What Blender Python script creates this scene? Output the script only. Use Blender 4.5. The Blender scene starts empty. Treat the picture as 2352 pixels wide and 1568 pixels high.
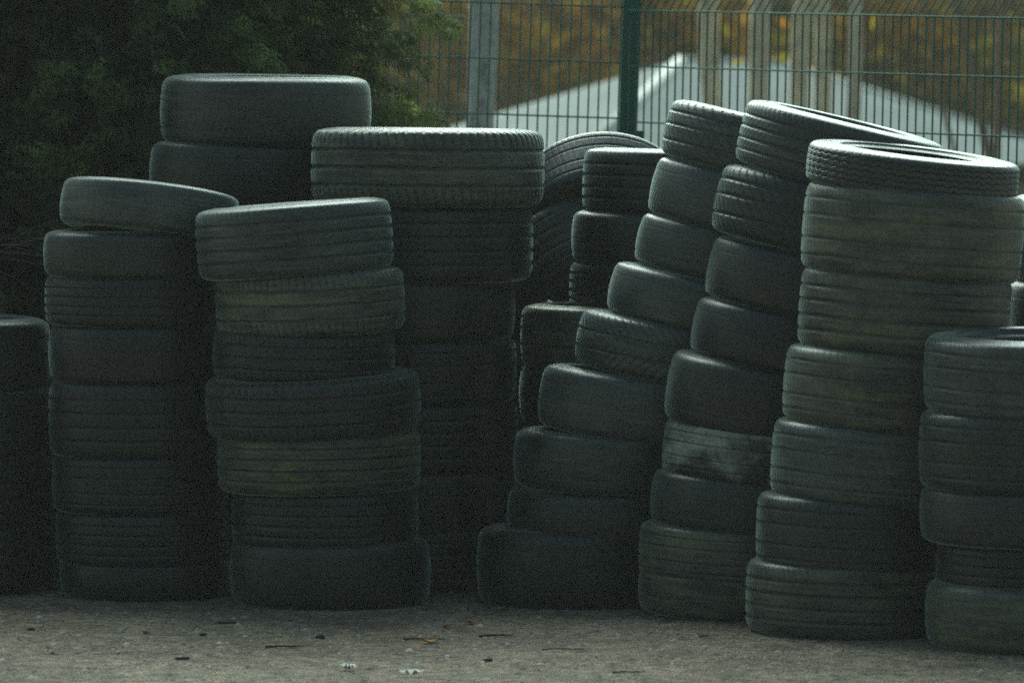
import bpy, math, random
import numpy as np
rng = np.random.default_rng(7)
random.seed(7)
R_ = math.radians
sc = bpy.context.scene
COL = sc.collection

# ------------------------------------------------------------------ camera
F = 12480.0            # focal length in units of a 2352-wide frame
CAMH = 1.575
PITCH = math.atan((784 - 170) / F)
cam_d = bpy.data.cameras.new("camera"); cam = bpy.data.objects.new("camera", cam_d); COL.objects.link(cam)
cam.location = (0, 0, CAMH); cam.rotation_euler = (math.pi / 2 - PITCH, 0, 0)
cam_d.sensor_width = 36; cam_d.lens = 36 * F / 2352
cam_d.clip_start = 0.5; cam_d.clip_end = 1000
cam_d.dof.use_dof = True; cam_d.dof.focus_distance = 16.3; cam_d.dof.aperture_fstop = 4.5
sc.camera = cam

def P(u, v, Y):
    """world point that stands at depth Y and is seen at photo position u, v"""
    a = (u - 1176) / F; b = (784 - v) / F
    dy = math.cos(PITCH) + b * math.sin(PITCH); dz = -math.sin(PITCH) + b * math.cos(PITCH)
    t = Y / dy
    return (a * t, Y, CAMH + dz * t)
def G(u, v):
    """ground point seen at u, v"""
    a = (u - 1176) / F; b = (784 - v) / F
    dy = math.cos(PITCH) + b * math.sin(PITCH); dz = -math.sin(PITCH) + b * math.cos(PITCH)
    t = -CAMH / dz
    return (a * t, dy * t, 0.0)

# ------------------------------------------------------------------ helpers
def tag(o, label=None, cat=None, group=None, kind=None):
    if label: o['label'] = label
    if cat: o['category'] = cat
    if group: o['group'] = group
    if kind: o['kind'] = kind
    return o
def empty(name, loc=(0, 0, 0), rot=(0, 0, 0)):
    o = bpy.data.objects.new(name, None); COL.objects.link(o)
    o.location = loc; o.rotation_euler = rot; o.empty_display_size = .1
    return o
def mesh_np(name, V, Fc, mats, smooth=True, attrs=None):
    """V (n,3) array; Fc (m,k) array of equal-size faces or a list"""
    me = bpy.data.meshes.new(name)
    V = np.asarray(V, np.float32)
    if isinstance(Fc, np.ndarray):
        m, k = Fc.shape
        me.vertices.add(len(V)); me.vertices.foreach_set('co', V.ravel())
        me.loops.add(m * k); me.loops.foreach_set('vertex_index', Fc.astype(np.int32).ravel())
        me.polygons.add(m)
        me.polygons.foreach_set('loop_start', np.arange(0, m * k, k, dtype=np.int32))
        me.polygons.foreach_set('loop_total', np.full(m, k, np.int32))
        me.update(calc_edges=True)
    else:
        me.from_pydata([tuple(v) for v in V], [], Fc)
    if smooth: me.shade_smooth()
    for a, arr in (attrs or {}).items():
        at = me.attributes.new(a, 'FLOAT', 'POINT'); at.data.foreach_set('value', np.asarray(arr, np.float32))
    if not isinstance(mats, (list, tuple)): mats = [mats]
    for m_ in mats: me.materials.append(m_)
    return me
def obj(name, me, parent=None, loc=None):
    o = bpy.data.objects.new(name, me); COL.objects.link(o)
    if parent: o.parent = parent
    if loc: o.location = loc
    return o
class MB:
    def __init__(s): s.v = []; s.f = []
    def box(s, c, d, rz=0):
        n = len(s.v); co, si = math.cos(rz), math.sin(rz)
        for dz in (-.5, .5):
            for dx, dy in ((-.5, -.5), (.5, -.5), (.5, .5), (-.5, .5)):
                x, y = dx * d[0], dy * d[1]
                s.v.append((c[0] + x * co - y * si, c[1] + x * si + y * co, c[2] + dz * d[2]))
        for q in ((0, 3, 2, 1), (4, 5, 6, 7), (0, 1, 5, 4), (1, 2, 6, 5), (2, 3, 7, 6), (3, 0, 4, 7)):
            s.f.append([n + k for k in q])
    def tube(s, pts, radii, seg=8, cap=True):
        pts = [np.array(p, float) for p in pts]
        if not hasattr(radii, '__len__'): radii = [radii] * len(pts)
        n0 = len(s.v); up = None
        for i, p in enumerate(pts):
            t = pts[min(i + 1, len(pts) - 1)] - pts[max(i - 1, 0)]; t /= (np.linalg.norm(t) + 1e-9)
            if up is None: up = np.array([1, 0, 0]) if abs(t[0]) < .8 else np.array([0, 1, 0])
            a = np.cross(t, up); a /= np.linalg.norm(a); b = np.cross(a, t); up = b
            b = np.cross(t, a)
            for k in range(seg):
                an = 2 * math.pi * k / seg
                s.v.append(tuple(p + radii[i] * (math.cos(an) * a + math.sin(an) * b)))
        for i in range(len(pts) - 1):
            for k in range(seg):
                a0 = n0 + i * seg + k; a1 = n0 + i * seg + (k + 1) % seg
                s.f.append([a0, a1, a1 + seg, a0 + seg])
        if cap:
            s.f.append([n0 + k for k in range(seg)][::-1]); m = n0 + (len(pts) - 1) * seg
            s.f.append([m + k for k in range(seg)])
    def build(s, name, mat, parent=None, smooth=False, loc=None):
        return obj(name, mesh_np(name, s.v, s.f, mat, smooth), parent, loc)

# ------------------------------------------------------------------ materials
def mat(name, rough=.7, spec=.5):
    m = bpy.data.materials.new(name); m.use_nodes = True
    nt = m.node_tree; b = nt.nodes['Principled BSDF']
    b.inputs['Roughness'].default_value = rough
    b.inputs['Specular IOR Level'].default_value = spec
    return m, nt, b
def N(nt, t, **k):
    n = nt.nodes.new(t)
    for a, v in k.items():
        if a.startswith('i_'): n.inputs[int(a[2:]) if a[2:].isdigit() else a[2:].replace('_', ' ')].default_value = v
        else: setattr(n, a, v)
    return n
def ramp(nt, fac, stops):
    r = nt.nodes.new('ShaderNodeValToRGB'); e = r.color_ramp.elements
    while len(e) < len(stops): e.new(.5)
    for i, (p, c) in enumerate(stops): e[i].position = p; e[i].color = (c, c, c, 1) if not hasattr(c, '__len__') else (*c, 1)
    nt.links.new(fac, r.inputs[0]); return r.outputs[0]
def noise(nt, vec, scale, detail=4, rough=.6, dist=0):
    n = N(nt, 'ShaderNodeTexNoise'); n.inputs['Scale'].default_value = scale
    n.inputs['Detail'].default_value = detail; n.inputs['Roughness'].default_value = rough; n.inputs['Distortion'].default_value = dist
    if vec: nt.links.new(vec, n.inputs['Vector'])
    return n.outputs[0]
def mix(nt, fac, a, b, blend='MIX'):
    m = N(nt, 'ShaderNodeMix', data_type='RGBA', blend_type=blend)
    for s, v in ((0, fac), (6, a), (7, b)):
        if hasattr(v, 'links'): nt.links.new(v, m.inputs[s])
        elif s == 0: m.inputs[0].default_value = v
        else: m.inputs[s].default_value = (*v, 1)
    return m.outputs[2]
def math_n(nt, op, a, b=None):
    m = N(nt, 'ShaderNodeMath', operation=op)
    for s, v in ((0, a), (1, b)):
        if v is None: continue
        if hasattr(v, 'links'): nt.links.new(v, m.inputs[s])
        else: m.inputs[s].default_value = v
    return m.outputs[0]
def bump(nt, h, strength, dist, bsdf):
    b = N(nt, 'ShaderNodeBump'); b.inputs['Strength'].default_value = strength; b.inputs['Distance'].default_value = dist
    nt.links.new(h, b.inputs['Height']); nt.links.new(b.outputs[0], bsdf.inputs['Normal'])

def rubber(name, base=(.008, .010, .011), dust=(.036, .044, .042), dust_amt=.5, stain=None, stain_lo=.55, stain_hi=.62,
           stretch=(1, 1, 1), stain_scale=4.0, rough=.37, groove=(.012, .013, .013)):
    m, nt, b = mat(name, rough, .5)
    tc = N(nt, 'ShaderNodeTexCoord'); oi = N(nt, 'ShaderNodeObjectInfo')
    mp = N(nt, 'ShaderNodeVectorMath', operation='ADD')
    sc_ = N(nt, 'ShaderNodeVectorMath', operation='SCALE'); sc_.inputs['Scale'].default_value = 19.0
    cmb = N(nt, 'ShaderNodeCombineXYZ')
    for i in range(3): nt.links.new(oi.outputs['Random'], cmb.inputs[i])
    nt.links.new(cmb.outputs[0], sc_.inputs[0])
    nt.links.new(tc.outputs['Object'], mp.inputs[0]); nt.links.new(sc_.outputs[0], mp.inputs[1])
    v = mp.outputs[0]
    n1 = noise(nt, v, 5, 6, .65); n2 = noise(nt, v, 42, 4, .7)
    d = math_n(nt, 'MULTIPLY', ramp(nt, n1, [(.38, 0), (.68, 1)]), dust_amt)
    d2 = math_n(nt, 'MULTIPLY', ramp(nt, n2, [(.42, 0), (.75, 1)]), .35)
    c = mix(nt, d, base, dust); c = mix(nt, d2, c, dust)
    st = N(nt, 'ShaderNodeVectorMath', operation='MULTIPLY'); st.inputs[1].default_value = (1.2, 1.2, 16)
    nt.links.new(v, st.inputs[0])                     # scuffed bands running round the tread
    n3 = noise(nt, st.outputs[0], 5, 7, .75)
    c = mix(nt, math_n(nt, 'MULTIPLY', ramp(nt, n3, [(.48, 0), (.66, 1)]), dust_amt * .9), c, tuple(1.5 * q for q in dust))
    # each tyre a little lighter or darker rubber
    br = ramp(nt, oi.outputs['Random'], [(0, .75), (1, 1.3)])
    c = mix(nt, 1.0, c, br, 'MULTIPLY')
    at = N(nt, 'ShaderNodeAttribute', attribute_name='groove')
    if stain:
        sv = N(nt, 'ShaderNodeVectorMath', operation='MULTIPLY'); sv.inputs[1].default_value = stretch
        nt.links.new(v, sv.inputs[0])
        ns = noise(nt, sv.outputs[0], stain_scale, 7, .62, .6)
        sf = ramp(nt, ns, [(stain_lo, 0), (stain_hi, .85)])
        sf = math_n(nt, 'MULTIPLY', sf, ramp(nt, n2, [(.3, .45), (.6, 1)]))
        c = mix(nt, sf, c, stain)
    c = mix(nt, at.outputs['Fac'], c, groove)
    nt.links.new(c, b.inputs['Base Color'])
    nt.links.new(ramp(nt, n1, [(.3, rough - .1), (.7, rough + .14)]), b.inputs['Roughness'])
    bump(nt, noise(nt, v, 110, 6, .8), .5, .002, b)
    b.inputs['Sheen Weight'].default_value = .8; b.inputs['Sheen Roughness'].default_value = .25; b.inputs['Sheen Tint'].default_value = (.75, .95, .92, 1)
    return m
RUB = {
 'plain': rubber('tyre_rubber'),
 'worn': rubber('worn_lit_rubber', base=(.018, .022, .023), dust=(.07, .083, .078), dust_amt=.8),
 'moss': rubber('mossy_rubber', dust=(.10, .115, .07), dust_amt=.6, stain=(.17, .19, .05), stain_lo=.52, stain_hi=.66, stretch=(.7, .7, 3), stain_scale=4.5),
 'white': rubber('whitened_rubber', stain=(.40, .44, .37), dust=(.09, .10, .09), stain_lo=.48, stain_hi=.62, stretch=(1, 1, 1.2), stain_scale=5),
 'mud': rubber('muddy_rubber', dust=(.105, .11, .082), dust_amt=.9, stain=(.16, .17, .085), stain_lo=.5, stain_hi=.68, stretch=(.6, .6, 2.6), stain_scale=6),
 'dark': rubber('dark_rubber', base=(.006, .007, .009), dust=(.018, .021, .026), dust_amt=.4),
}

# ------------------------------------------------------------------ tyres
TR, TW, RB = .30, .20, .192          # reference outer radius, section width, bead radius
NT = 512
def catmull(pts, n):
    p = [np.array(q, float) for q in pts]; p = [2 * p[0] - p[1]] + p + [2 * p[-1] - p[-2]]
    out = []
    for i in range(1, len(p) - 2):
        for k in range(n):
            t = k / n
            out.append(.5 * ((2 * p[i]) + (-p[i - 1] + p[i + 1]) * t + (2 * p[i - 1] - 5 * p[i] + 4 * p[i + 1] - p[i + 2]) * t * t
                             + (-p[i - 1] + 3 * p[i] - 3 * p[i + 1] + p[i + 2]) * t ** 3))
    out.append(p[-2]); return np.array(out)
def revolve(prof, disp=None, nth=NT):
    """prof (k,2) of r,z -> verts, faces; disp(theta, r, z) lowers r"""
    k = len(prof); th = np.arange(nth) * 2 * math.pi / nth
    r = np.repeat(prof[:, 0][:, None], nth, 1); z = np.repeat(prof[:, 1][:, None], nth, 1); T = np.repeat(th[None], k, 0)
    g = np.zeros_like(r)
    if disp is not None:
        dr, dz, g = disp(T, r, z); r = r - dr; z = z - dz
    wob = 1 + .004 * np.sin(2 * T + 1) + .002 * np.sin(3 * T)
    V = np.stack([r * wob * np.cos(T), r * wob * np.sin(T), z], -1).reshape(-1, 3)
    i = np.arange(k - 1)[:, None] * nth; j = np.arange(nth)[None]; j2 = (j + 1) % nth
    Fc = np.stack([i + j, i + j2, i + nth + j2, i + nth + j], -1).reshape(-1, 4)
    return V, Fc, g.reshape(-1)
def sstep(a, b, x):
    t = np.clip((x - a) / (b - a), 0, 1); return t * t * (3 - 2 * t)
def line(x, c, hw):      # 1 inside |x-c|<hw
    return 1 - sstep(hw * .55, hw * 1.25, np.abs(x - c))
def per(s, period, hw):  # periodic slots
    d = np.abs((s / period + .5) % 1 - .5) * period
    return 1 - sstep(hw * .5, hw * 1.3, d)
CIRC = 2 * math.pi * TR
def pat(kind):
    def f(T, r, z):
        s = T * TR; zn = z / (TW / 2); az = np.abs(zn)       # zn -1..1
        g = np.zeros_like(s)
        def P_(n): return CIRC / n
        inner = (az < .80)
        if kind == 'ribs':          # four straight grooves, fine slanted sipes
            for c in (-.52, -.18, .18, .52): g = np.maximum(g, line(zn, c, .045))
            g = np.maximum(g, .45 * per(s + .06 * zn, P_(90), .0022) * (az > .56) * (az < .86))
            g = np.maximum(g, .35 * per(s - .08 * zn, P_(75), .0018) * (az < .48))
        elif kind == 'lugs':        # three grooves, chunky shoulder blocks
            for c in (-.45, 0, .45): g = np.maximum(g, line(zn, c + .012 * np.sin(s * 2 * math.pi / P_(40)), .045))
            g = np.maximum(g, 1.0 * per(s + .02 * zn, P_(78), .0034) * sstep(.5, .56, az) * (1 - sstep(.93, .97, az)))
            g = np.maximum(g, .3 * per(s + .05 * zn, P_(66), .0018) * (az < .40))
        elif kind == 'zigzag':      # winter tread
            tri = np.abs((s / P_(52)) % 1 - .5) * 2 - .5
            for c in (-.5, -.22, .06, .34, .6): g = np.maximum(g, line(zn, c + .10 * tri, .032))
            g = np.maximum(g, .35 * per(s, P_(64), .0025) * sstep(.72, .76, az) * (1 - sstep(.93, .97, az)))
        elif kind == 'diagonal':    # two wide grooves, slanted slots
            for c in (-.42, .12, .55): g = np.maximum(g, line(zn, c, .05))
            g = np.maximum(g, .8 * per(s + .10 * zn, P_(48), .003) * (az < .9))
        elif kind == 'arrow':       # V slots both ways
            for c in (-.3, .3): g = np.maximum(g, line(zn, c, .045))
            g = np.maximum(g, .8 * per(s + .09 * az, P_(56), .0032) * (az > .1) * (1 - sstep(.88, .94, az)))
        elif kind == 'bald':        # worn smooth, shallow grooves left
            for c in (-.5, .5): g = np.maximum(g, .45 * line(zn, c, .03))
            g = np.maximum(g, .4 * line(zn, 0, .02))
            wear = .5 + .5 * np.sin(T * 3 + 2 * zn) * np.sin(T * 7)
            g = np.maximum(g, (.25 + .45 * wear) * per(s + .05 * zn * np.sign(zn), P_(84), .0018) * (az > .28) * (1 - sstep(.88, .94, az)))
            g = np.maximum(g, .35 * wear * per(s - .03 * zn, P_(60), .0016) * (az < .22))
        elif kind == 'wide':        # one groove near each shoulder and fine ones
            for c in (-.62, -.25, .25, .62): g = np.maximum(g, line(zn, c, .03))
            g = np.maximum(g, .35 * per(s + .03 * zn, P_(80), .002) * (az < .9))
        depth = {'bald': .002, 'zigzag': .0045, 'wide': .003, 'ribs': .004}.get(kind, .005)
        sh = sstep(.80, .95, az)     # shoulder notches cut sideways too
        return g * depth * (1 - .4 * sh), np.sign(z) * g * depth * .5 * sh, g * .45
    return f
def tread_profile(rnd=False):
    h = TW / 2
    half = catmull([(TR, 0), (TR - .0012, .30 * h), (TR - .0045, .62 * h), (TR - .0095, .80 * h), (TR - .0195, .905 * h), (TR - .037, .972 * h)], 40) if rnd else catmull([(TR, 0), (TR - .0005, .30 * h), (TR - .002, .62 * h), (TR - .006, .80 * h), (TR - .016, .915 * h), (TR - .036, .975 * h)], 40)
    # even spacing
    d = np.r_[0, np.cumsum(np.hypot(*np.diff(half, axis=0).T))]; q = np.linspace(0, d[-1], 40)
    half = np.stack([np.interp(q, d, half[:, 0]), np.interp(q, d, half[:, 1])], -1)
    return np.vstack([half[::-1], (half * [1, -1])[1:]])
def sidewall_profile(s, rnd=False):
    h = TW / 2
    p = catmull([(TR - .037, .972 * h) if rnd else (TR - .036, .975 * h), (TR - .060, 1.0 * h), (TR - .082, .985 * h), (RB + .016, .86 * h), (RB + .004, .80 * h), (RB - .002, .74 * h), (RB + .001, .66 * h)], 9)
    # moulded rings
    r = p[:, 0]; ring = .0016 * (np.exp(-((r - (TR - .066)) / .0022) ** 2) + np.exp(-((r - (RB + .02)) / .003) ** 2))
    p[:, 1] += ring
    p[:, 1] *= s
    return p
def liner_profile():
    h = TW / 2
    half = catmull([(RB + .001, .66 * h), (RB + .018, .72 * h), (TR - .080, .88 * h), (TR - .045, .84 * h), (TR - .026, .66 * h), (TR - .017, .3 * h), (TR - .016, 0)], 6)
    return np.vstack([half, (half[:-1] * [1, -1])[::-1]])
def sw_disp(T, r, z):
    g = np.zeros_like(r); s = T * TR
    q = (r > TR - .060) * per(s, CIRC / 130, .002) * .0012     # fine radial serration by the shoulder
    return np.zeros_like(r), np.sign(z) * q, g
MESH = {}
def tyre_meshes(kind, skin):
    key = (kind, skin)
    if key in MESH: return MESH[key]
    rnd = kind in ('bald', 'diagonal', 'arrow')
    V, Fc, g = revolve(tread_profile(rnd), pat(kind))
    t = mesh_np('tread', V, Fc[:, ::-1], RUB[skin], True, {'groove': g})
    sws = []
    for s in (1, -1):
        V, Fc, g = revolve(sidewall_profile(s, rnd), sw_disp, 256)
        sws.append(mesh_np('sidewall', V, Fc if s > 0 else Fc[:, ::-1], RUB[skin], True, {'groove': g}))
    V, Fc, g = revolve(liner_profile(), None, 128)
    ln = mesh_np('inner_liner', V, Fc, RUB['worn'], True, {'groove': g})  # paler rubber on every liner, standing in for light inside the ring
    MESH[key] = (t, sws, ln); return MESH[key]
from mathutils import Matrix, Vector
ntyre = 0
def tyre(center, D, W, roll, pitch, kind, skin, label, group='old car tyres piled on the asphalt'):
    """roll: right side down; pitch: top face turned towards the camera (degrees)"""
    global ntyre; ntyre += 1
    t, sws, ln = tyre_meshes(kind, skin)
    root = empty('tyre')
    M = Matrix.Rotation(R_(roll), 4, 'Y') @ Matrix.Rotation(R_(pitch), 4, 'X') @ Matrix.Rotation(random.uniform(0, 6.28), 4, 'Z')
    root.matrix_world = Matrix.Translation(center) @ M @ Matrix.Diagonal((D / 2 / TR, D / 2 / TR, W / TW, 1))
    tag(root, label, 'tyre', group)
    obj('tread', t, root)
    for s_ in sws:
        if 'pale-rimmed' in label and 'front stack' in label: s_ = tyre_meshes(kind, 'white')[1][sws.index(s_)]
        obj('sidewall', s_, root)
    obj('inner_liner', ln, root)
    return root

ORD = ['', 'bottom', 'second', 'third', 'fourth', 'fifth', 'sixth', 'seventh', 'eighth', 'ninth']
def stack(Yc, ref, where, rows):
    """rows bottom to top: (xl, xr or D, v_top, v_bot, roll, pitch, kind, skin, words)
       ref 'L': v measured at the left silhouette, 'F': v measured on the front at the middle"""
    n = len(rows)
    for i, (xl, xr, vt, vb, roll, pitch, kind, skin, words) in enumerate(rows):
        pxm = F / Yc
        D = xr if xr < 2 else (xr - xl) / pxm
        Rr = D / 2
        cr, sr = math.cos(R_(roll)), math.sin(R_(roll))
        if ref == 'L':
            z1 = P(xl, vt, Yc)[2]; z0 = P(xl, vb, Yc)[2]
            zc = (z0 + z1) / 2 - Rr * sr
        else:
            yf = Yc - Rr * .9
            z1 = P(xl, vt, yf)[2]; z0 = P(xl, vb, yf)[2]; zc = (z0 + z1) / 2
        W = (z1 - z0) * cr
        ext = Rr * cr + W * .30 * abs(sr)
        xc = P(xl, vt, Yc)[0] + ext if ref == 'L' or xr < 2 else P((xl + xr) / 2, vt, Yc)[0]
        if i == 0: zc = W / 2 * 1.0
        place = ('top' if i == n - 1 else ORD[i + 1]) + (' tyre' if i in (0, n - 1) else ' tyre up')
        tyre((xc, Yc, zc), D, W * 1.075, roll, pitch, kind, skin, f'{words} {place} in {where}')

# far left stack, cut by the frame
stack(16.62, 'F', 'the stack cut by the left edge', [
 (-345, 138, 1211, 1372, 0, 0, 'ribs', 'dark', 'dark'),
 (-340, 134, 1055, 1211, 0, 0, 'wide', 'dark', 'dark'),
 (-345, 126, 901, 1055, 0, 0, 'ribs', 'plain', 'black'),
 (-340, 118, 745, 905, 0, 0, 'bald', 'plain', 'pale-shouldered')])
# second stack
stack(16.42, 'F', 'the dark stack second from the left', [
 (138, 530, 1304, 1392, 0, 0, 'bald', 'dark', 'thin'),
 (128, 528, 1183, 1304, 0, 0, 'ribs', 'dark', 'black'),
 (120, 525, 1053, 1183, 0, 0, 'wide', 'dark', 'black'),
 (112, 520, 884, 1053, 0, 0, 'ribs', 'dark', 'wide black'),
 (112, 520, 751, 884, 0, 0, 'bald', 'dark', 'black'),
 (104, 512, 640, 751, 0, 0, 'ribs', 'dark', 'black'),
 (100, 508, 537, 640, 0, 0, 'bald', 'plain', 'smooth'),
 (138, 550, 436, 542, 6.5, -6, 'bald', 'worn', 'smooth, strongly tilted')])
# front left stack
stack(16.20, 'F', 'the front stack left of centre', [
 (528, 990, 1264, 1410, 0, 0, 'bald', 'plain', 'plain dark'),
 (530, 962, 1135, 1264, 0, 0, 'ribs', 'dark', 'dark'),
 (498, 968, 1003, 1137, -1, 0, 'ribs', 'moss', 'yellow-green stained'),
 (470, 968, 873, 1005, -2.3, 2, 'lugs', 'plain', 'slightly tilted'),
 (487, 908, 767, 878, 1.2, 1, 'lugs', 'plain', 'shifted, block-treaded'),
 (495, 929, 630, 769, -2.2, 1, 'lugs', 'mud', 'notched-shoulder'),
 (449, 902, 477, 634, -4.2, -.5, 'ribs', 'worn', 'left-leaning')])
# back left tall stack
stack(17.20, 'F', 'the tall stack in front of the conifers', [
 (350, 810, 1210, 1350, 0, 0, 'ribs', 'dark', 'hidden'),
 (345, 815, 1070, 1210, 0, 0, 'bald', 'dark', 'hidden'),
 (345, 815, 925, 1070, 0, 0, 'ribs', 'dark', 'hidden'),
 (342, 820, 780, 925, 0, 0, 'bald', 'dark', 'hidden'),
 (350, 815, 630, 780, 0, 0, 'ribs', 'dark', 'hidden'),
 (330, 800, 478, 630, 0, 0, 'bald', 'dark', 'mostly covered'),
 (343, 825, 333, 478, .8, 0, 'bald', 'plain', 'dark smooth'),
 (367, 853, 180, 333, .8, 1, 'bald', 'worn', 'worn-smooth, pale-topped')])
# centre-left stack carrying the widest tyre
stack(16.75, 'F', 'the stack crowned by the widest tyre', [
 (730, 1192, 1240, 1384, 0, 0, 'ribs', 'dark', 'dark'),
 (726, 1190, 1088, 1240, 0, 0, 'bald', 'dark', 'dark'),
 (726, 1190, 934, 1088, 0, 0, 'ribs', 'dark', 'dark'),
 (728, 1188, 788, 934, 0, 0, 'wide', 'dark', 'dark'),
 (725, 1184, 648, 788, 0, 0, 'bald', 'plain', 'narrower'),
 (740, 1224, 477, 648, .3, 0, 'ribs', 'plain', 'broad dark'),
 (715, 1251, 304, 474, .6, -.4, 'lugs', 'mud', 'huge notched')])
# leaning middle stack
stack(16.22, 'L', 'the stack leaning right at centre', [
 (1095, .60, 1236, 1403, 0, 0, 'bald', 'plain', 'wide plain'),
 (1162, .57, 1119, 1232, 1, 0, 'bald', 'plain', 'smooth'),
 (1177, .58, 985, 1112, 2, 0, 'bald', 'worn', 'scuffed'),
 (1234, .57, 835, 972, 7, 0, 'bald', 'worn', 'tilted'),
 (1318, .57, 706, 830, 10, 0, 'arrow', 'worn', 'tilted'),
 (1392, .57, 595, 712, 12, 0, 'bald', 'worn', 'tilted'),
 (1457, .57, 484, 600, 12, 0, 'bald', 'worn', 'smooth tilted'),
 (1487, .58, 354, 487, 13, 0, 'bald', 'worn', 'grey smooth'),
 (1518, .58, 222, 353, 13.5, 0, 'diagonal', 'worn', 'slant-grooved')])
# second leaning stack
stack(15.86, 'L', 'the leaning stack right of the fence post', [
 (1464, .56, 1312, 1432, 2, 0, 'bald', 'mud', 'ground-level'),
 (1464, .57, 1196, 1312, 3, 0, 'wide', 'mud', 'dusty'),
 (1491, .57, 1074, 1194, 5, 0, 'bald', 'plain', 'smooth'),
 (1519, .56, 958, 1078, 6, 0, 'wide', 'white', 'white-stained'),
 (1524, .57, 800, 957, 9, 2, 'bald', 'plain', 'dark'),
 (1583, .57, 676, 806, 11, 0, 'bald', 'dark', 'dark'),
 (1617, .57, 535, 676, 12, 0, 'bald', 'plain', 'dark'),
 (1634, .58, 371, 527, 12.5, 0, 'diagonal', 'plain', 'deep-grooved'),
 (1690, .60, 223, 369, 13.5, 2, 'ribs', 'worn', 'steeply tilted pale-rimmed')])
# right tall stack
stack(15.36, 'L', 'the tall stack at right under a ring-like tyre', [
 (1713, .60, 1298, 1457, 1, 0, 'ribs', 'mud', 'mud-patched'),
 (1735, .58, 1130, 1298, 1.5, 0, 'wide', 'plain', 'ribbed'),
 (1767, .60, 959, 1128, 4, 0, 'wide', 'worn', 'pale-edged'),
 (1797, .62, 789, 957, 4.5, 0, 'wide', 'mud', 'yellow-streaked'),
 (1832, .60, 609, 790, 4, 0, 'ribs', 'mud', 'mossy, lined'),
 (1838, 2348, 415, 612, 4.5, 0, 'wide', 'mud', 'very broad'),
 (1850, 2340, 322, 412, 6.5, 3.2, 'zigzag', 'worn', 'narrow zigzag-treaded')])
# right front stack
stack(14.97, 'L', 'the front stack cut by the right edge', [
 (2124, .62, 1356, 1502, .5, 0, 'bald', 'mud', 'muddy'),
 (2150, .56, 1240, 1356, 0, 0, 'ribs', 'dark', 'recessed'),
 (2112, .61, 1116, 1240, 0, 0, 'bald', 'plain', 'pale-rimmed'),
 (2110, .61, 943, 1116, .5, 0, 'wide', 'plain', 'ribbed'),
 (2121, .62, 772, 941, .5, 2.2, 'wide', 'worn', 'open round')])
# rear stack between leaning stacks and centre-left one
stack(16.86, 'L', 'the rear stack between the widest and leaning ones', [
 (1200, .58, 1215, 1360, 0, 0, 'bald', 'dark', 'hidden'),
 (1195, .58, 1100, 1225, 0, 0, 'bald', 'dark', 'hidden'),
 (1196, .58, 970, 1100, 0, 0, 'ribs', 'dark', 'mostly hidden'),
 (1192, .58, 838, 970, 0, 0, 'bald', 'dark', 'shadowed'),
 (1196, .58, 702, 838, .8, 0, 'wide', 'mud', 'muddy'),
 (1306, .56, 602, 704, 1, 0, 'ribs', 'dark', 'shadowed'),
 (1312, .56, 485, 602, 1, 0, 'bald', 'plain', 'smooth'),
 (1336, .56, 343, 483, 2, -.5, 'ribs', 'plain', 'close-ribbed')])
# rear right stack
stack(16.02, 'L', 'the rear stack behind the right edge', [
 (2318, .60, 1270, 1420, 0, 0, 'bald', 'dark', 'hidden'),
 (2318, .60, 1120, 1270, 0, 0, 'ribs', 'dark', 'hidden'),
 (2318, .60, 960, 1120, 0, 0, 'bald', 'dark', 'hidden'),
 (2316, .60, 800, 960, 0, 0, 'ribs', 'dark', 'hidden'),
 (2312, .60, 645, 800, 0, 0, 'bald', 'plain', 'sliver of a'),
 (2316, .60, 452, 640, 0, 0, 'bald', 'worn', 'half-seen')])
# heap behind: flat ones hidden, tipped ones on top
def at(u, v, Y): return P(u, v, Y)
for k, (z, u) in enumerate(((.09, 1300), (.27, 1290), (.45, 1305), (.63, 1295))):
    x = P(u, 700, 17.45)[0]
    tyre((x, 17.45, z), .58, .18, 0, 0, 'ribs', 'dark', 'hidden flat tyre under the tipped tyres behind the centre stacks')
tyre(at(1292, 800, 17.62), .54, .19, 30, -8, 'bald', 'dark', 'tyre tipped right, lowest of the tipped tyres behind the centre stacks')
tyre(at(1290, 545, 17.95), .60, .20, -30, -35, 'wide', 'worn', 'half-hidden tyre behind the tyres tipped beside the widest one')
tyre(at(1345, 625, 17.42), .62, .25, -26, -30, 'wide', 'worn', 'tyre with slanting grooves under the arched tyre')
tyre(at(1384, 488, 17.42), .55, .22, -2, -47, 'wide', 'worn', 'arched tyre leaning back beside the fence post')

# ------------------------------------------------------------------ ground
def ground_z(x, y):
    z = np.where(y < 22.5, 0.0, -1.5 * sstep(22.5, 32, y))
    z = z + np.where(y > 50, (y - 50) * .18 + 1.5 * sstep(50, 56, y), 0.0)
    z = z + .55 * np.maximum(0, -6 - y) + .10 * np.maximum(0, np.abs(x) - 22) * (y < 50)  # unseen rises behind camera and at the sides, added to block low skylight
    return z
ys = np.r_[np.linspace(-40, 10, 12), np.linspace(11, 20, 24), np.linspace(21, 60, 40), np.linspace(64, 260, 30)]
xs = np.r_[np.linspace(-200, -10, 20), np.linspace(-8, 8, 24), np.linspace(10, 200, 20)]
X, Y = np.meshgrid(xs, ys); Z = ground_z(X, Y)
Z += np.where(Y > 56, .35 * np.sin(X * .31 + Y * .2) + .3 * np.sin(X * .11), 0)
V = np.stack([X, Y, Z], -1).reshape(-1, 3)
nx = len(xs); i = np.arange(len(ys) - 1)[:, None] * nx; j = np.arange(nx - 1)[None]
Fc = np.stack([i + j, i + j + 1, i + nx + j + 1, i + nx + j], -1).reshape(-1, 4)
m, nt, b = mat('asphalt_and_litter', .9, .25)
tc = N(nt, 'ShaderNodeTexCoord'); v = tc.outputs['Object']
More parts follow.
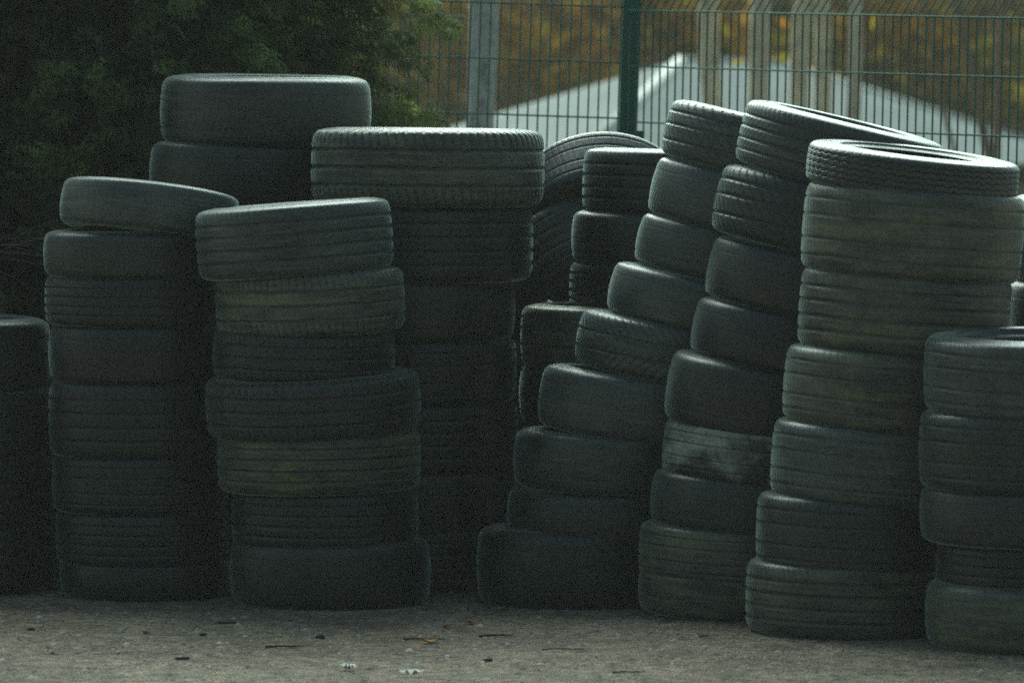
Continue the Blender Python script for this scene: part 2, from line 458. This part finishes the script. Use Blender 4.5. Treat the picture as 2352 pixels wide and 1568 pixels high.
c1 = ramp(nt, noise(nt, v, 1.3, 5, .6), [(.32, (.28, .22, .175)), (.5, (.39, .315, .25)), (.68, (.49, .405, .325))])
c2 = ramp(nt, noise(nt, v, 24, 6, .8), [(.38, (.35, .36, .34)), (.5, (.95, .95, .95)), (.64, (1.5, 1.46, 1.35))])
c4 = ramp(nt, noise(nt, v, 6, 6, .7, .4), [(.4, (.72, .73, .72)), (.6, (1.12, 1.11, 1.08))])
c3 = ramp(nt, noise(nt, v, 110, 3, .7), [(.38, (.5, .5, .5)), (.62, (1.4, 1.4, 1.36))])
c = mix(nt, 1, c1, c2, 'MULTIPLY'); c = mix(nt, 1, c, c4, 'MULTIPLY'); c = mix(nt, .8, c, c3, 'MULTIPLY')
gr = ramp(nt, noise(nt, v, .35, 5, .6), [(.35, (.10, .09, .03)), (.55, (.17, .10, .03)), (.7, (.24, .12, .03))])
sx = N(nt, 'ShaderNodeSeparateXYZ'); nt.links.new(v, sx.inputs[0])
far = ramp(nt, math_n(nt, 'DIVIDE', math_n(nt, 'SUBTRACT', sx.outputs[1], 18.5), 4.0), [(0, 0), (1, 1)])
bank = ramp(nt, math_n(nt, 'DIVIDE', math_n(nt, 'SUBTRACT', -3.0, sx.outputs[1]), 4.0), [(0, 0), (1, 1)])  # dark tint on the unseen rear rise, added to cut its bounce light
nt.links.new(mix(nt, bank, mix(nt, far, c, gr), (.018, .028, .012)), b.inputs['Base Color'])
bump(nt, noise(nt, v, 60, 6, .75), 1.0, .03, b)
tag(obj('ground', mesh_np('ground', V, Fc, m)), 'grey gravelly asphalt yard', 'ground', kind='structure')

# loose gravel (stuff)
n = 9000
gx = rng.uniform(-2.4, 2.4, n); gy = rng.uniform(13.6, 16.9, n)
base = np.array([(1, 0, 0), (.3, .9, 0), (-.8, .6, 0), (-.7, -.7, 0), (.4, -.9, 0), (.1, 0, 1)], float)
fc0 = np.array([(0, 1, 5), (1, 2, 5), (2, 3, 5), (3, 4, 5), (4, 0, 5)])
sz = rng.lognormal(math.log(.0048), .45, n).clip(.002, .014)
a = rng.uniform(0, 6.28, n)
B = base[None] * np.stack([sz * rng.uniform(.8, 1.5, n), sz * rng.uniform(.7, 1.1, n), sz * rng.uniform(.4, .8, n)], -1)[:, None] * rng.uniform(.75, 1.2, (n, 6, 1))
Vx = B[..., 0] * np.cos(a)[:, None] - B[..., 1] * np.sin(a)[:, None] + gx[:, None]
Vy = B[..., 0] * np.sin(a)[:, None] + B[..., 1] * np.cos(a)[:, None] + gy[:, None]
V = np.stack([Vx, Vy, B[..., 2] + .0005], -1).reshape(-1, 3)
Fc = (fc0[None] + (np.arange(n) * 6)[:, None, None]).reshape(-1, 3)
m, nt, b = mat('gravel_stone', .85, .3)
g_ = N(nt, 'ShaderNodeNewGeometry')
nt.links.new(ramp(nt, g_.outputs['Random Per Island'], [(0, (.06, .055, .045)), (.45, (.15, .14, .11)), (.85, (.24, .22, .17)), (1, (.34, .32, .26))]), b.inputs['Base Color'])
tag(obj('gravel', mesh_np('gravel', V, Fc, m, False)), 'loose fine gravel strewn over the asphalt', 'gravel', kind='stuff')

# ------------------------------------------------------------------ debris
def translucent(m, f):
    nt = m.node_tree; b = nt.nodes['Principled BSDF']; out = nt.nodes['Material Output']
    t = nt.nodes.new('ShaderNodeBsdfTranslucent'); x = nt.nodes.new('ShaderNodeMixShader'); x.inputs[0].default_value = f
    nt.links.new(b.inputs['Base Color'].links[0].from_socket, t.inputs[0])
    nt.links.new(b.outputs[0], x.inputs[1]); nt.links.new(t.outputs[0], x.inputs[2]); nt.links.new(x.outputs[0], out.inputs['Surface'])
def flatmat(name, col, rough=.8, var=.3):
    m, nt, b = mat(name, rough, .3)
    tc = N(nt, 'ShaderNodeTexCoord')
    f = ramp(nt, noise(nt, tc.outputs['Object'], 30, 5, .65), [(.3, 1 - var), (.7, 1 + var)])
    nt.links.new(mix(nt, 1, col, f, 'MULTIPLY'), b.inputs['Base Color'])
    return m
LEAF = flatmat('fallen_leaf', (.42, .20, .045)); TWIG = flatmat('twig_bark', (.035, .028, .02)); PAPER = flatmat('paper_scrap', (.5, .5, .47)); RUBS = flatmat('rubber_scrap', (.03, .03, .03))
def fallen_leaf(u, v, L, rz, label):
    V = []; Fc = []; nn = 9
    for i in range(nn):
        t = i / (nn - 1); w = math.sin(math.pi * t ** .85) * .34 * (1 + .25 * math.sin(i * 2.6)) + .01
        curl = .18 * (2 * t - 1) ** 2 + .03
        V += [((t - .5) * L, -w * L, (curl + .10) * L), ((t - .5) * L, 0, curl * L), ((t - .5) * L, w * L, (curl + .13) * L)]
        if i: 
            k = 3 * i; Fc += [[k - 3, k, k + 1, k - 2], [k - 2, k + 1, k + 2, k - 1]]
    r = empty('fallen_leaf', (*G(u, v)[:2], .001), (0, 0, rz)); tag(r, label, 'leaf', 'fallen leaves on the asphalt')
    obj('blade', mesh_np('blade', V, Fc, LEAF), r)
    s = MB(); s.tube([(-.5 * L, 0, .2 * L), (-.72 * L, .03 * L, .1 * L), (-.9 * L, .09 * L, .01)], L * .018, 5); s.build('stalk', LEAF, r)
fallen_leaf(990, 1477, .05, .2, 'curled orange leaf nearest the camera, below the mossy stack')
fallen_leaf(1082, 1432, .035, 1.1, 'small orange leaf near the base of the leaning stack')
fallen_leaf(1022, 1441, .03, 2.0, 'tiny brown leaf between two stacks')
fallen_leaf(795, 1402, .028, .7, 'small pale leaf touching the front left stack')
n = 420
ux = rng.uniform(-2.3, 2.3, n); uy = 15.9 - rng.exponential(.45, n) + .25 - ux * .25; uy = uy.clip(13.8, 17)
pp = np.stack([ux + .12 * np.sin(uy * 9), uy, np.full(n, .006)], -1)
ra = rng.uniform(0, 6.28, n); L_ = rng.lognormal(math.log(.010), .5, n).clip(.004, .03)
da = np.stack([np.cos(ra), np.sin(ra), rng.uniform(-.2, .3, n)], -1) * L_[:, None]; db = np.stack([-np.sin(ra), np.cos(ra), rng.uniform(-.3, .3, n)], -1) * (L_ * rng.uniform(.12, .6, n))[:, None]
V = np.stack([pp - da, pp - db, pp + da, pp + db], 1).reshape(-1, 3); V[:, 2] = np.maximum(V[:, 2], .001)
m, nt, b = mat('leaf_crumbs', .85, .2); g_ = N(nt, 'ShaderNodeNewGeometry')
nt.links.new(ramp(nt, g_.outputs['Random Per Island'], [(0, (.03, .025, .018)), (.55, (.07, .05, .025)), (.85, (.20, .12, .04)), (1, (.40, .36, .26))]), b.inputs['Base Color'])
tag(obj('leaf_litter', mesh_np('leaf_litter', V, np.arange(4 * n).reshape(-1, 4), m, False)), 'crumbs of leaf and bark scattered along the stacks', 'litter', kind='stuff')
def twig(u, v, L, rz, r0, label):
    s = MB(); pts = [(t * L - L / 2, .03 * L * math.sin(t * 7 + u), r0 + .02 * L * abs(math.sin(t * 4))) for t in np.linspace(0, 1, 8)]
    s.tube(pts, [r0 * (1 - .6 * t) for t in np.linspace(0, 1, 8)], 6)
    s.tube([pts[4], (pts[4][0] + .15 * L, .14 * L, r0 * 1.5), (pts[4][0] + .25 * L, .2 * L, r0)], r0 * .45, 5)
    o = s.build('twig', TWIG, None, True, (*G(u, v)[:2], 0)); o.rotation_euler[2] = rz
    tag(o, label, 'twig', 'twigs on the asphalt')
twig(655, 1487, .11, .1, .0035, 'longest dark twig on the asphalt at left of centre')
twig(975, 1470, .12, -.12, .003, 'thin twig beside the curled orange leaf')
twig(1140, 1462, .10, .3, .004, 'short twig right of the small orange leaf')
twig(1300, 1492, .13, -.05, .0018, 'very thin pale twig on open asphalt below the leaning stack')
twig(1445, 1545, .09, .2, .0025, 'nearest twig, low on the asphalt right of centre')
def lump(name, u, v, d, material, label, cat, group=None, sub=2):
    d = tuple(q * .75 for q in d)
    import bmesh
    bm = bmesh.new(); bmesh.ops.create_icosphere(bm, subdivisions=sub, radius=.5)
    for w in bm.verts:
        p = w.co; k = 1 + .22 * math.sin(9 * p.x + u) * math.cos(7 * p.y + v) + .12 * math.sin(17 * p.z + u)
        w.co = Vector((p.x * d[0] * k, p.y * d[1] * k, max(p.z * d[2] * k, -d[2] * .35)))
    me = bpy.data.meshes.new(name); bm.to_mesh(me); bm.free(); me.materials.append(material); me.shade_smooth()
    o = obj(name, me, None, (*G(u, v)[:2], d[2] * .33)); return tag(o, label, cat, group)
lump('rubber_strip', 518, 1431, (.08, .03, .012), RUBS, 'flat black rubber strip on the asphalt before the mossy stack', 'rubber strip')
lump('stone', 735, 1466, (.035, .03, .022), RUBS, 'round dark stone right of the longest twig', 'stone', 'dark stones on the asphalt')
lump('stone', 1122, 1518, (.035, .03, .016), RUBS, 'dark stone low on the asphalt at centre', 'stone', 'dark stones on the asphalt')
lump('stone', 466, 1459, (.03, .02, .014), RUBS, 'dark stone below the black rubber strip', 'stone', 'dark stones on the asphalt')
lump('stone', 70, 1447, (.03, .02, .014), RUBS, 'dark stone at the far left of the asphalt', 'stone', 'dark stones on the asphalt')
lump('stone', 420, 1514, (.055, .03, .014), RUBS, 'flat dark stone on the near asphalt at left', 'stone', 'dark stones on the asphalt')
lump('pebble', 271, 1501, (.016, .014, .014), PAPER, 'small bright white pebble on the left asphalt', 'pebble')
def scrap(u, v, L, W_, rz, label):
    V = []; Fc = []; nn = 8
    for i in range(nn):
        t = i / (nn - 1)
        for k, q in enumerate((-.5, 0, .5)):
            V.append(((t - .5) * L, q * W_ * (1 + .4 * math.sin(i * 2.1 + u)), .004 + .016 * abs(math.sin(i * 1.3 + k * 1.7 + u))))
        if i: k = 3 * i; Fc += [[k - 3, k, k + 1, k - 2], [k - 2, k + 1, k + 2, k - 1]]
    o = obj('paper_scrap', mesh_np('paper_scrap', V, Fc, PAPER), None, (*G(u, v)[:2], 0)); o.rotation_euler[2] = rz
    tag(o, label, 'paper scrap', 'white litter on the asphalt')
scrap(800, 1540, .028, .035, .5, 'crumpled white scrap low on the asphalt left of centre')
scrap(948, 1553, .07, .012, .05, 'thin white strip at the bottom edge of the asphalt')

# ------------------------------------------------------------------ fence
def panel_mesh(x0, x1, zb, step, name, parent, mt):
    """flat wire panel in its own x,z plane, top bent away"""
    s = MB(); r = .0033
    n = int(round((x1 - x0) / step))
    for i in range(n + 1):
        x = x0 + i * step
        s.tube([(x, 0, .05), (x, 0, zb), (x, .045, zb + .05), (x, .09, zb + .10), (x, .04, zb + .15), (x, 0, zb + .20), (x, 0, zb + .45)], r, 5, False)
    z = zb
    while z > .05:
        s.tube([(x0, -r * 2, z), (x1, -r * 2, z)], r * 1.05, 5); z -= .2
    for zz, yy in ((zb + .10, .09 - 2 * r), (zb + .2, -2 * r), (zb + .4, -2 * r)): s.tube([(x0, yy, zz), (x1, yy, zz)], r * 1.05, 5)
    return s.build(name, mt, parent, True)
m, nt, b = mat('green_fence_coating', .7, .25)
tc = N(nt, 'ShaderNodeTexCoord')
nt.links.new(ramp(nt, noise(nt, tc.outputs['Object'], 8, 4, .6), [(.3, (.03, .125, .105)), (.7, (.045, .17, .14))]), b.inputs['Base Color'])
FG = m
YF = 19.6; PX, _, _ = P(1413, 330, YF)
fence = empty('wire_fence', (PX, YF, 0)); tag(fence, 'dark green welded wire mesh fence with square posts behind the tyres', 'fence')
TILT = R_(1.9)
zt = P(1400, 17, YF)[2]
lp = panel_mesh(-4.2, -.03, zt, .0362, 'mesh_panel', fence, FG); lp.rotation_euler = (0, TILT, 0)
zt2 = P(1490, 24, YF)[2]
rp = panel_mesh(.03, 3.6, zt2, .0362, 'mesh_panel', fence, FG); rp.rotation_euler = (0, TILT * .7, R_(-42)); rp.location = (0, 0, 0)
def post(x, y, rz, tilt):
    s = MB(); s.box((0, 0, 1.2), (.066, .05, 2.5), 0); o = s.build('post', FG, fence); o.location = (x, y, 0); o.rotation_euler = (0, tilt, rz)
    c = MB(); c.box((0, 0, 2.457), (.074, .058, .02)); c.build('post_cap', FG, o)
    for z in (1.355, .7):
        k = MB(); k.box((.022, -.034, z), (.075, .02, .035)); k.build('clamp', FG, o)
    bv = o.modifiers.new('bevel', 'BEVEL'); bv.width = .004; bv.segments = 2
    return o
post(0, 0, 0, TILT)
post(-2.55, .05, 0, TILT)
post(2.5 * math.cos(R_(42)) , -2.5 * math.sin(R_(42)) - .0, R_(-42), 0)

# ------------------------------------------------------------------ conifers
def sprays(n, ctr, rad, zr, seed, spread=1.0):
    """feathery flat sprays of scale foliage on the outside of a columnar crown"""
    r_ = np.random.default_rng(seed)
    z = r_.uniform(zr[0], zr[1], n); th = r_.uniform(0, 2 * math.pi, n)
    hgt = (z - zr[0]) / (zr[1] - zr[0])
    prof = np.sqrt(np.clip(1 - hgt ** 3.2, .02, 1)) * (.9 + .1 * np.sin(hgt * 3))
    # drooping lobes make the outline uneven
    lobe = 1 + .14 * np.sin(th * 5 + z * 2.3 + seed) + .10 * np.sin(th * 9 - z * 5.1) + .07 * np.sin(z * 11 + th * 3)
    depth = r_.uniform(0, 1, n) ** 2.0
    rr = rad * prof * lobe * (1 - .45 * depth)
    nb = n // 44                                  # arching branches carry the sprays
    bi = r_.integers(0, nb, n); z = z[:nb][bi]; th = th[:nb][bi] ; rr = rr[:nb][bi] + .10
    t_ = r_.uniform(0, 1, n) ** .7; bl = r_.uniform(.30, .55, nb)[bi]; rise = r_.uniform(.05, .75, nb)[bi]
    off = (t_ - .8) * bl
    zz = z + bl * (rise * t_ - (.45 + .4 * rise) * t_ * t_)
    th = th + r_.normal(0, .35, nb)[bi] * t_ * .35
    fan = r_.normal(0, .035, (n, 3)) * (1.3 - .7 * t_)[:, None] * [1, 1, .7]
    o = np.stack([ctr[0] + (rr + off) * np.cos(th), ctr[1] + (rr + off) * np.sin(th), np.maximum(zz, .05)], -1) + fan
    L = r_.uniform(.05, .12, n); core = r_.uniform(0, 1, n) < .3; L = np.where(core, L * 1.4, L)
    o[core, :2] = (np.array(ctr)[None] + (o[core, :2] - np.array(ctr)[None]) * r_.uniform(.45, .8, (core.sum(), 1)))
    up0 = r_.uniform(-.2, .9, n); yaw = r_.normal(0, .5, n)
    out = np.stack([np.cos(th + yaw), np.sin(th + yaw), np.zeros(n)], -1)
    side = np.stack([-np.sin(th + yaw), np.cos(th + yaw), np.zeros(n)], -1)
    roll = r_.normal(0, .7, n)
    K = 5; pts = []; p = o.copy(); ang = up0.copy()
    VV = []; 
    for k in range(K):
        d = out * np.cos(ang)[:, None] + np.array([0, 0, 1]) * np.sin(ang)[:, None]
        nrm = np.cross(side, d)
        sd = side * np.cos(roll)[:, None] + nrm * np.sin(roll)[:, None]
        pts.append((p.copy(), d, sd)); p = p + d * (L / K)[:, None]; ang = ang - .26 * r_.uniform(.6, 1.3, n)
    for k, (q, d, sd) in enumerate(pts):
        t = k / (K - 1); ll = L * (.55 * math.sin(math.pi * (.18 + .75 * t)))
        for s in (-1, 1):
            dirv = d * .75 + sd * (s * .66); dirv /= np.linalg.norm(dirv, axis=1, keepdims=True)
            w = np.cross(np.cross(d, sd), dirv) * (L * .042)[:, None]
            tip = q + dirv * ll[:, None] + np.array([0, 0, -1]) * (ll * .38)[:, None]
            mid = q + dirv * (ll * .5)[:, None]
            VV.append(np.stack([q, mid + w, tip, mid - w], 1))
    V = np.concatenate(VV, 0).reshape(-1, 3)
    Fc = np.arange(len(V)).reshape(-1, 4)
    tone = np.tile(np.repeat((.5 * r_.uniform(0, 1, n) + .5 * r_.uniform(0, 1, nb)[bi])[:, None], 4, 1), (2 * K, 1)).reshape(-1)
    return V, Fc, tone
m, nt, b = mat('conifer_foliage', .75, .3)
tc = N(nt, 'ShaderNodeTexCoord'); at_ = N(nt, 'ShaderNodeAttribute', attribute_name='tone')
c1 = ramp(nt, at_.outputs['Fac'], [(0, (.12, .075, .04)), (.25, (.06, .085, .028)), (.6, (.13, .195, .055)), (.85, (.23, .28, .075)), (1, (.32, .16, .05))])
c2 = ramp(nt, noise(nt, tc.outputs['Object'], 3.0, 3, .6), [(.35, .45), (.7, 1.9)])
nt.links.new(mix(nt, 1, c1, c2, 'MULTIPLY'), b.inputs['Base Color'])
CON = m
translucent(CON, .4)
BARK = flatmat('dark_bark', (.05, .038, .028))
for k, (x, y, r, h, lab) in enumerate((
    (-1.38, 18.95, .87, 3.4, 'dark green conifer whose feathery edge meets the wire fence'),
    (-2.50, 18.75, .88, 3.6, 'dark green conifer behind the tall pale-topped stack'),
    (-3.65, 18.85, .88, 3.5, 'dark green conifer at the far left edge'))):
    t = empty('conifer_tree', (x, y, 0)); tag(t, lab, 'conifer', 'conifers standing side by side behind the left stacks')
    V, Fc, tone = sprays(92000, (0, 0), r, (.12, h), 11 + k)
    obj('crown', mesh_np('crown', V, Fc, CON, False, {'tone': tone}), t)
    s = MB(); s.tube([(0, 0, 0), (.01, .01, h * .5), (0, 0, h * .93)], [.07, .045, .01], 10)
    for q in range(46):
        a = q * 2.4; z = .2 + q * (h - .6) / 46; l = r * .75
        s.tube([(0, 0, z), (math.cos(a) * l * .5, math.sin(a) * l * .5, z + .10), (math.cos(a) * l, math.sin(a) * l, z + .12)], [.014, .009, .004], 5)
    s.build('trunk', BARK, t, True)
# bare twigs sticking out low at the left
s = MB()
r2 = random.Random(5)
for q in range(16):
    a = r2.uniform(-.5, 1.0); p0 = (r2.uniform(-.22, .0), r2.uniform(-.06, .1), r2.uniform(0, .05))
    L = r2.uniform(.18, .38); pts = [(p0[0] + t * L * math.cos(a), p0[1] - .05 * t, p0[2] + t * L * math.sin(a) * .6 - .22 * L * t * t) for t in np.linspace(0, 1, 7)]
    s.tube(pts, [.0022 * (1 - .6 * t) for t in np.linspace(0, 1, 7)], 4)
s.tube([(-.12, .05, -.98), (-.15, .03, -.4), (-.12, .0, .03)], [.012, .009, .004], 6)
x, y, z = P(40, 600, 16.95)
o = s.build('bare_bush', flatmat('grey_twig', (.06, .05, .04)), None, True, (x, y, z)); tag(o, 'thin bare twigs poking out beside the left stacks', 'bush')

# ------------------------------------------------------------------ trees beyond the fence
m, nt, b = mat('pale_bark', .85, .25)
tc = N(nt, 'ShaderNodeTexCoord'); mp = N(nt, 'ShaderNodeVectorMath', operation='MULTIPLY'); mp.inputs[1].default_value = (1, 1, .6)
nt.links.new(tc.outputs['Object'], mp.inputs[0])
nt.links.new(ramp(nt, noise(nt, mp.outputs[0], 9, 5, .7), [(.36, (.30, .27, .22)), (.5, (.62, .58, .47)), (.7, (.80, .76, .64))]), b.inputs['Base Color'])
bump(nt, noise(nt, mp.outputs[0], 30, 4, .7), .6, .01, b)
PALE = m
BROWNB = flatmat('brown_bark', (.22, .17, .12))
m, nt, b = mat('silver_bark', .8, .3)
tc = N(nt, 'ShaderNodeTexCoord'); mp = N(nt, 'ShaderNodeVectorMath', operation='MULTIPLY'); mp.inputs[1].default_value = (1, 1, .8)
nt.links.new(tc.outputs['Object'], mp.inputs[0])
nt.links.new(ramp(nt, noise(nt, mp.outputs[0], 14, 5, .7), [(.38, (.16, .19, .19)), (.5, (.40, .45, .47)), (.7, (.60, .66, .68))]), b.inputs['Base Color'])
SILV = m
m, nt, b = mat('autumn_leaves', .7, .2)
g_ = N(nt, 'ShaderNodeNewGeometry'); tc = N(nt, 'ShaderNodeTexCoord')
la = ramp(nt, g_.outputs['Random Per Island'], [(0, (.27, .13, .012)), (.4, (.38, .18, .012)), (.75, (.46, .22, .014)), (1, (.42, .28, .03))])
lb = ramp(nt, g_.outputs['Random Per Island'], [(0, (.11, .10, .015)), (.5, (.17, .155, .022)), (1, (.23, .20, .03))])
zone = ramp(nt, noise(nt, tc.outputs['Object'], .55, 3, .55), [(.42, 0), (.58, 1)])
nt.links.new(mix(nt, zone, lb, la), b.inputs['Base Color'])
AUT = m
translucent(AUT, .55)
def leaf_cloud(pts, size, seed):
    r_ = np.random.default_rng(seed); n = len(pts)
    a = r_.normal(size=(n, 3)); a /= np.linalg.norm(a, axis=1, keepdims=True)
    bb = np.cross(a, r_.normal(size=(n, 3))); bb /= np.linalg.norm(bb, axis=1, keepdims=True)
    s = size * r_.uniform(.8, 1.5, (n, 1))
    V = np.stack([pts - a * s, pts + bb * s * .55, pts + a * s, pts - bb * s * .55], 1).reshape(-1, 3)
    return V, np.arange(len(V)).reshape(-1, 4)
def broadleaf(u_top, u_bot, Y, wpx, bark, label, curve=0.0, seed=1, H=9.0):
    gz = float(ground_z(np.array(0.), np.array(Y)))
    xb, _, zb = P(u_bot, 300, Y); xt, _, zt_ = P(u_top, 0, Y)
    slope = (xt - xb) / (zt_ - zb)
    r0 = wpx / 2 / (F / Y)
    r_ = random.Random(seed)
    t = empty('bare_tree' if curve else 'birch_tree', (xb - slope * (zb - gz), Y, gz)); tag(t, label, 'tree', 'trees beyond the fence')
    s = MB(); zs = np.linspace(0, H, 24)
    def cx(z): 
        return slope * min(z, 5.0) + curve * math.sin(z * 1.3) * .12 + .018 * math.sin(z * 2.1 + seed)
    s.tube([(cx(z), .02 * math.sin(z * 1.7), z) for z in zs], [r0 * (1.25 - .25 * min(z / 1.2, 1)) * (1 - .8 * max(z - 3, 0) / H) * (1 + .05 * math.sin(z * 5 + seed)) for z in zs], 14)
    tips = []
    for q in range(14):
        z = 3.6 + q * (H - 4) / 14; a = r_.uniform(0, 6.28); L = r_.uniform(.8, 1.7) * (1 - q / 22)
        p = (cx(z) + math.cos(a) * L, math.sin(a) * L, z + L * .7)
        s.tube([(cx(z), 0, z), (cx(z) + math.cos(a) * L * .5, math.sin(a) * L * .5, z + L * .45), p], [r0 * .3, r0 * .18, .006], 6); tips.append(p)
    s.build('trunk', bark, t, True)
    pts = np.concatenate([np.array(p) + rng.normal(0, .42, (90, 3)) for p in tips])
    V, Fc = leaf_cloud(pts, .05, seed); obj('crown', mesh_np('crown', V, Fc, AUT, False), t)
broadleaf(1104, 1104, 24.5, 68, SILV, 'silver-grey trunk seen through the mesh beside the conifer', 0, 3)
broadleaf(1633, 1640, 31, 48, PALE, 'pale mottled trunk just right of the green fence post', 0, 4)
broadleaf(1750, 1748, 30.5, 48, PALE, 'second pale trunk right of the fence post', 0, 5)
broadleaf(1838, 1835, 31.5, 44, PALE, 'left trunk of the close pair before the white roof', 0, 6)
broadleaf(1882, 1886, 33, 42, PALE, 'right, duller trunk of the close pair before the white roof', 0, 7)
broadleaf(1960, 1952, 30, 32, PALE, 'slender cream trunk right of the close pair', 0, 8)
broadleaf(2225, 2262, 36, 24, BROWNB, 'thin curved dark trunk at the right before the roof slope', .6, 9)
broadleaf(2160, 2190, 38, 12, BROWNB, 'thin bent stem among the shrubs left of the curved trunk', .9, 10)
broadleaf(2310, 2296, 37, 20, BROWNB, 'faint straight trunk at the right edge', .2, 12)

# ------------------------------------------------------------------ shed roof
YB = 42.0
m, nt, b = mat('pale_metal_roof', .9, .12)
tc = N(nt, 'ShaderNodeTexCoord')
nt.links.new(ramp(nt, noise(nt, tc.outputs['Object'], 2.5, 5, .6), [(.3, (.22, .245, .235)), (.7, (.275, .305, .295))]), b.inputs['Base Color'])
ROOF = m
CAP = flatmat('white_ridge_cap', (.62, .64, .60), .9, .05); WALL = flatmat('shed_boards', (.30, .27, .22), .8, .2)
def q3(u, v, dY): return np.array(P(u, v, YB + dY))
shed = empty('shed', (P(1680, 700, YB + 1.5)[0], YB + 1.5, -1.5)); tag(shed, 'pale metal hipped roof of a low shed beyond the fence', 'shed')
off = np.array(shed.location)
a0 = q3(1562, 137, 1.5); a1 = q3(1800, 145, 1.5)         # ridge
bl = q3(1005, 311, 1.9); bf = q3(1295, 392, -1.0); br = q3(2520, 372, -.6); bk = q3(2400, 330, 3.6)
bkl = q3(1010, 300, 3.6)
def slab(name, pts, mt, th=.05):
    pts = [p - off for p in pts]; n = np.cross(pts[1] - pts[0], pts[2] - pts[0]); n /= np.linalg.norm(n)
    if n[2] < 0: n = -n
    k = len(pts); V = pts + [p - n * th for p in pts]
    Fc = [list(range(k)), list(range(k, 2 * k))[::-1]] + [[i, (i + 1) % k, k + (i + 1) % k, k + i] for i in range(k)]
    return obj(name, mesh_np(name, V, Fc, mt, False), shed)
slab('roof_slope', [a0, bl, bf], ROOF); slab('roof_slope', [a0, bf, br, a1], ROOF); slab('roof_slope', [a1, br, bk], ROOF)
slab('roof_slope', [a0, a1, bk, bkl], ROOF); slab('roof_slope', [a0, bkl, bl], ROOF)
def cap(p, q, r=.05):
    s = MB(); s.tube([p - off + [0, 0, .01], q - off + [0, 0, .01]], r, 8); s.build('ridge_cap', CAP, shed, True)
cap(a0 - [0, 0, .03], bf - [0, 0, .03], .055); cap(a0, a1, .015); cap(a1, br, .012)
s = MB()
zt_ = min(bf[2], br[2]) - .1 - off[2]
wl, wr = bf[0] - off[0] + .1, br[0] - off[0] - .3
s.box(((wl + wr) / 2, (-2.2 + 1.6) / 2, zt_ / 2), (wr - wl, 3.4, zt_)); s.build('wall', WALL, shed)
d_ = MB(); d_.box((.1, -2.03, .85 if zt_ > 1.8 else zt_ * .42), (.8, .05, zt_ * .8)); d_.build('door', BARK, shed)

# ------------------------------------------------------------------ autumn wood on the bank
def cloud_band(n, y0, y1, zr, size, seed, xr=(-11, 12)):
    r_ = np.random.default_rng(seed)
    x = r_.uniform(*xr, n); y = r_.uniform(y0, y1, n)
    gz = ground_z(x, y)
    top = zr * (.75 + .25 * np.sin(x * .9 + seed) + .18 * np.sin(x * 2.7 + y))
    z = gz + r_.uniform(0, 1, n) ** .8 * top
    k = .22 * np.stack([np.sin(z * 5 + x * 3), np.sin(x * 4 + z * 2), np.sin(y * 3 + x * 5)], -1)
    return leaf_cloud(np.stack([x, y, z], -1) + k, size, seed)
V1, F1 = cloud_band(60000, 50, 58, 4.5, .085, 21); V2, F2 = cloud_band(40000, 60, 75, 8, .15, 22, (-22, 24))
V = np.vstack([V1, V2]); Fc = np.vstack([F1, F2 + len(V1)])
tag(obj('autumn_wood', mesh_np('autumn_wood', V, Fc, AUT, False)), 'blurred orange and olive autumn thicket on the bank', 'wood', kind='stuff')

# ------------------------------------------------------------------ light
SUN_EL, SUN_AZ = 35.0, -12.0       # azimuth from +Y towards +X
w = bpy.data.worlds.new('World'); sc.world = w; w.use_nodes = True
nt = w.node_tree; bg = nt.nodes['Background']
sky = nt.nodes.new('ShaderNodeTexSky'); sky.sky_type = 'NISHITA'; sky.sun_disc = False
sky.sun_elevation = R_(SUN_EL); sky.sun_rotation = R_(SUN_AZ)
sky.air_density = 1.6; sky.dust_density = 4.0; sky.ozone_density = 2.0
nt.links.new(mix(nt, 1, sky.outputs[0], (.78, 1.0, .90), 'MULTIPLY'), bg.inputs[0]); bg.inputs[1].default_value = .05
ld = bpy.data.lights.new('sun', 'SUN'); ld.energy = 3.9; ld.angle = R_(60); ld.color = (.82, 1.0, .93)
sun = bpy.data.objects.new('sun', ld); COL.objects.link(sun)
d = Vector((math.sin(R_(SUN_AZ)) * math.cos(R_(SUN_EL)), math.cos(R_(SUN_AZ)) * math.cos(R_(SUN_EL)), math.sin(R_(SUN_EL))))
sun.rotation_euler = (-d).to_track_quat('-Z', 'Y').to_euler()

# haze volume added as a pale veil to lift the blacks
s = MB(); s.box((0, 110, 21.5), (412, 312, 50))
m = bpy.data.materials.new('haze'); m.use_nodes = True; nt = m.node_tree; nt.nodes.clear()
out = nt.nodes.new('ShaderNodeOutputMaterial'); pv = nt.nodes.new('ShaderNodeVolumePrincipled')
pv.inputs['Color'].default_value = (1, .97, .94, 1); pv.inputs['Density'].default_value = .0011
nt.links.new(pv.outputs[0], out.inputs['Volume'])
tag(s.build('haze', m), 'thin pale haze added over the whole yard to lift blacks', 'haze', kind='stuff')

sc.view_settings.view_transform = 'Standard'; sc.view_settings.look = 'None'
sc.view_settings.exposure = 1.03; sc.view_settings.gamma = 1.0
sc.cycles.use_denoising = False
sc.cycles.max_bounces = 6
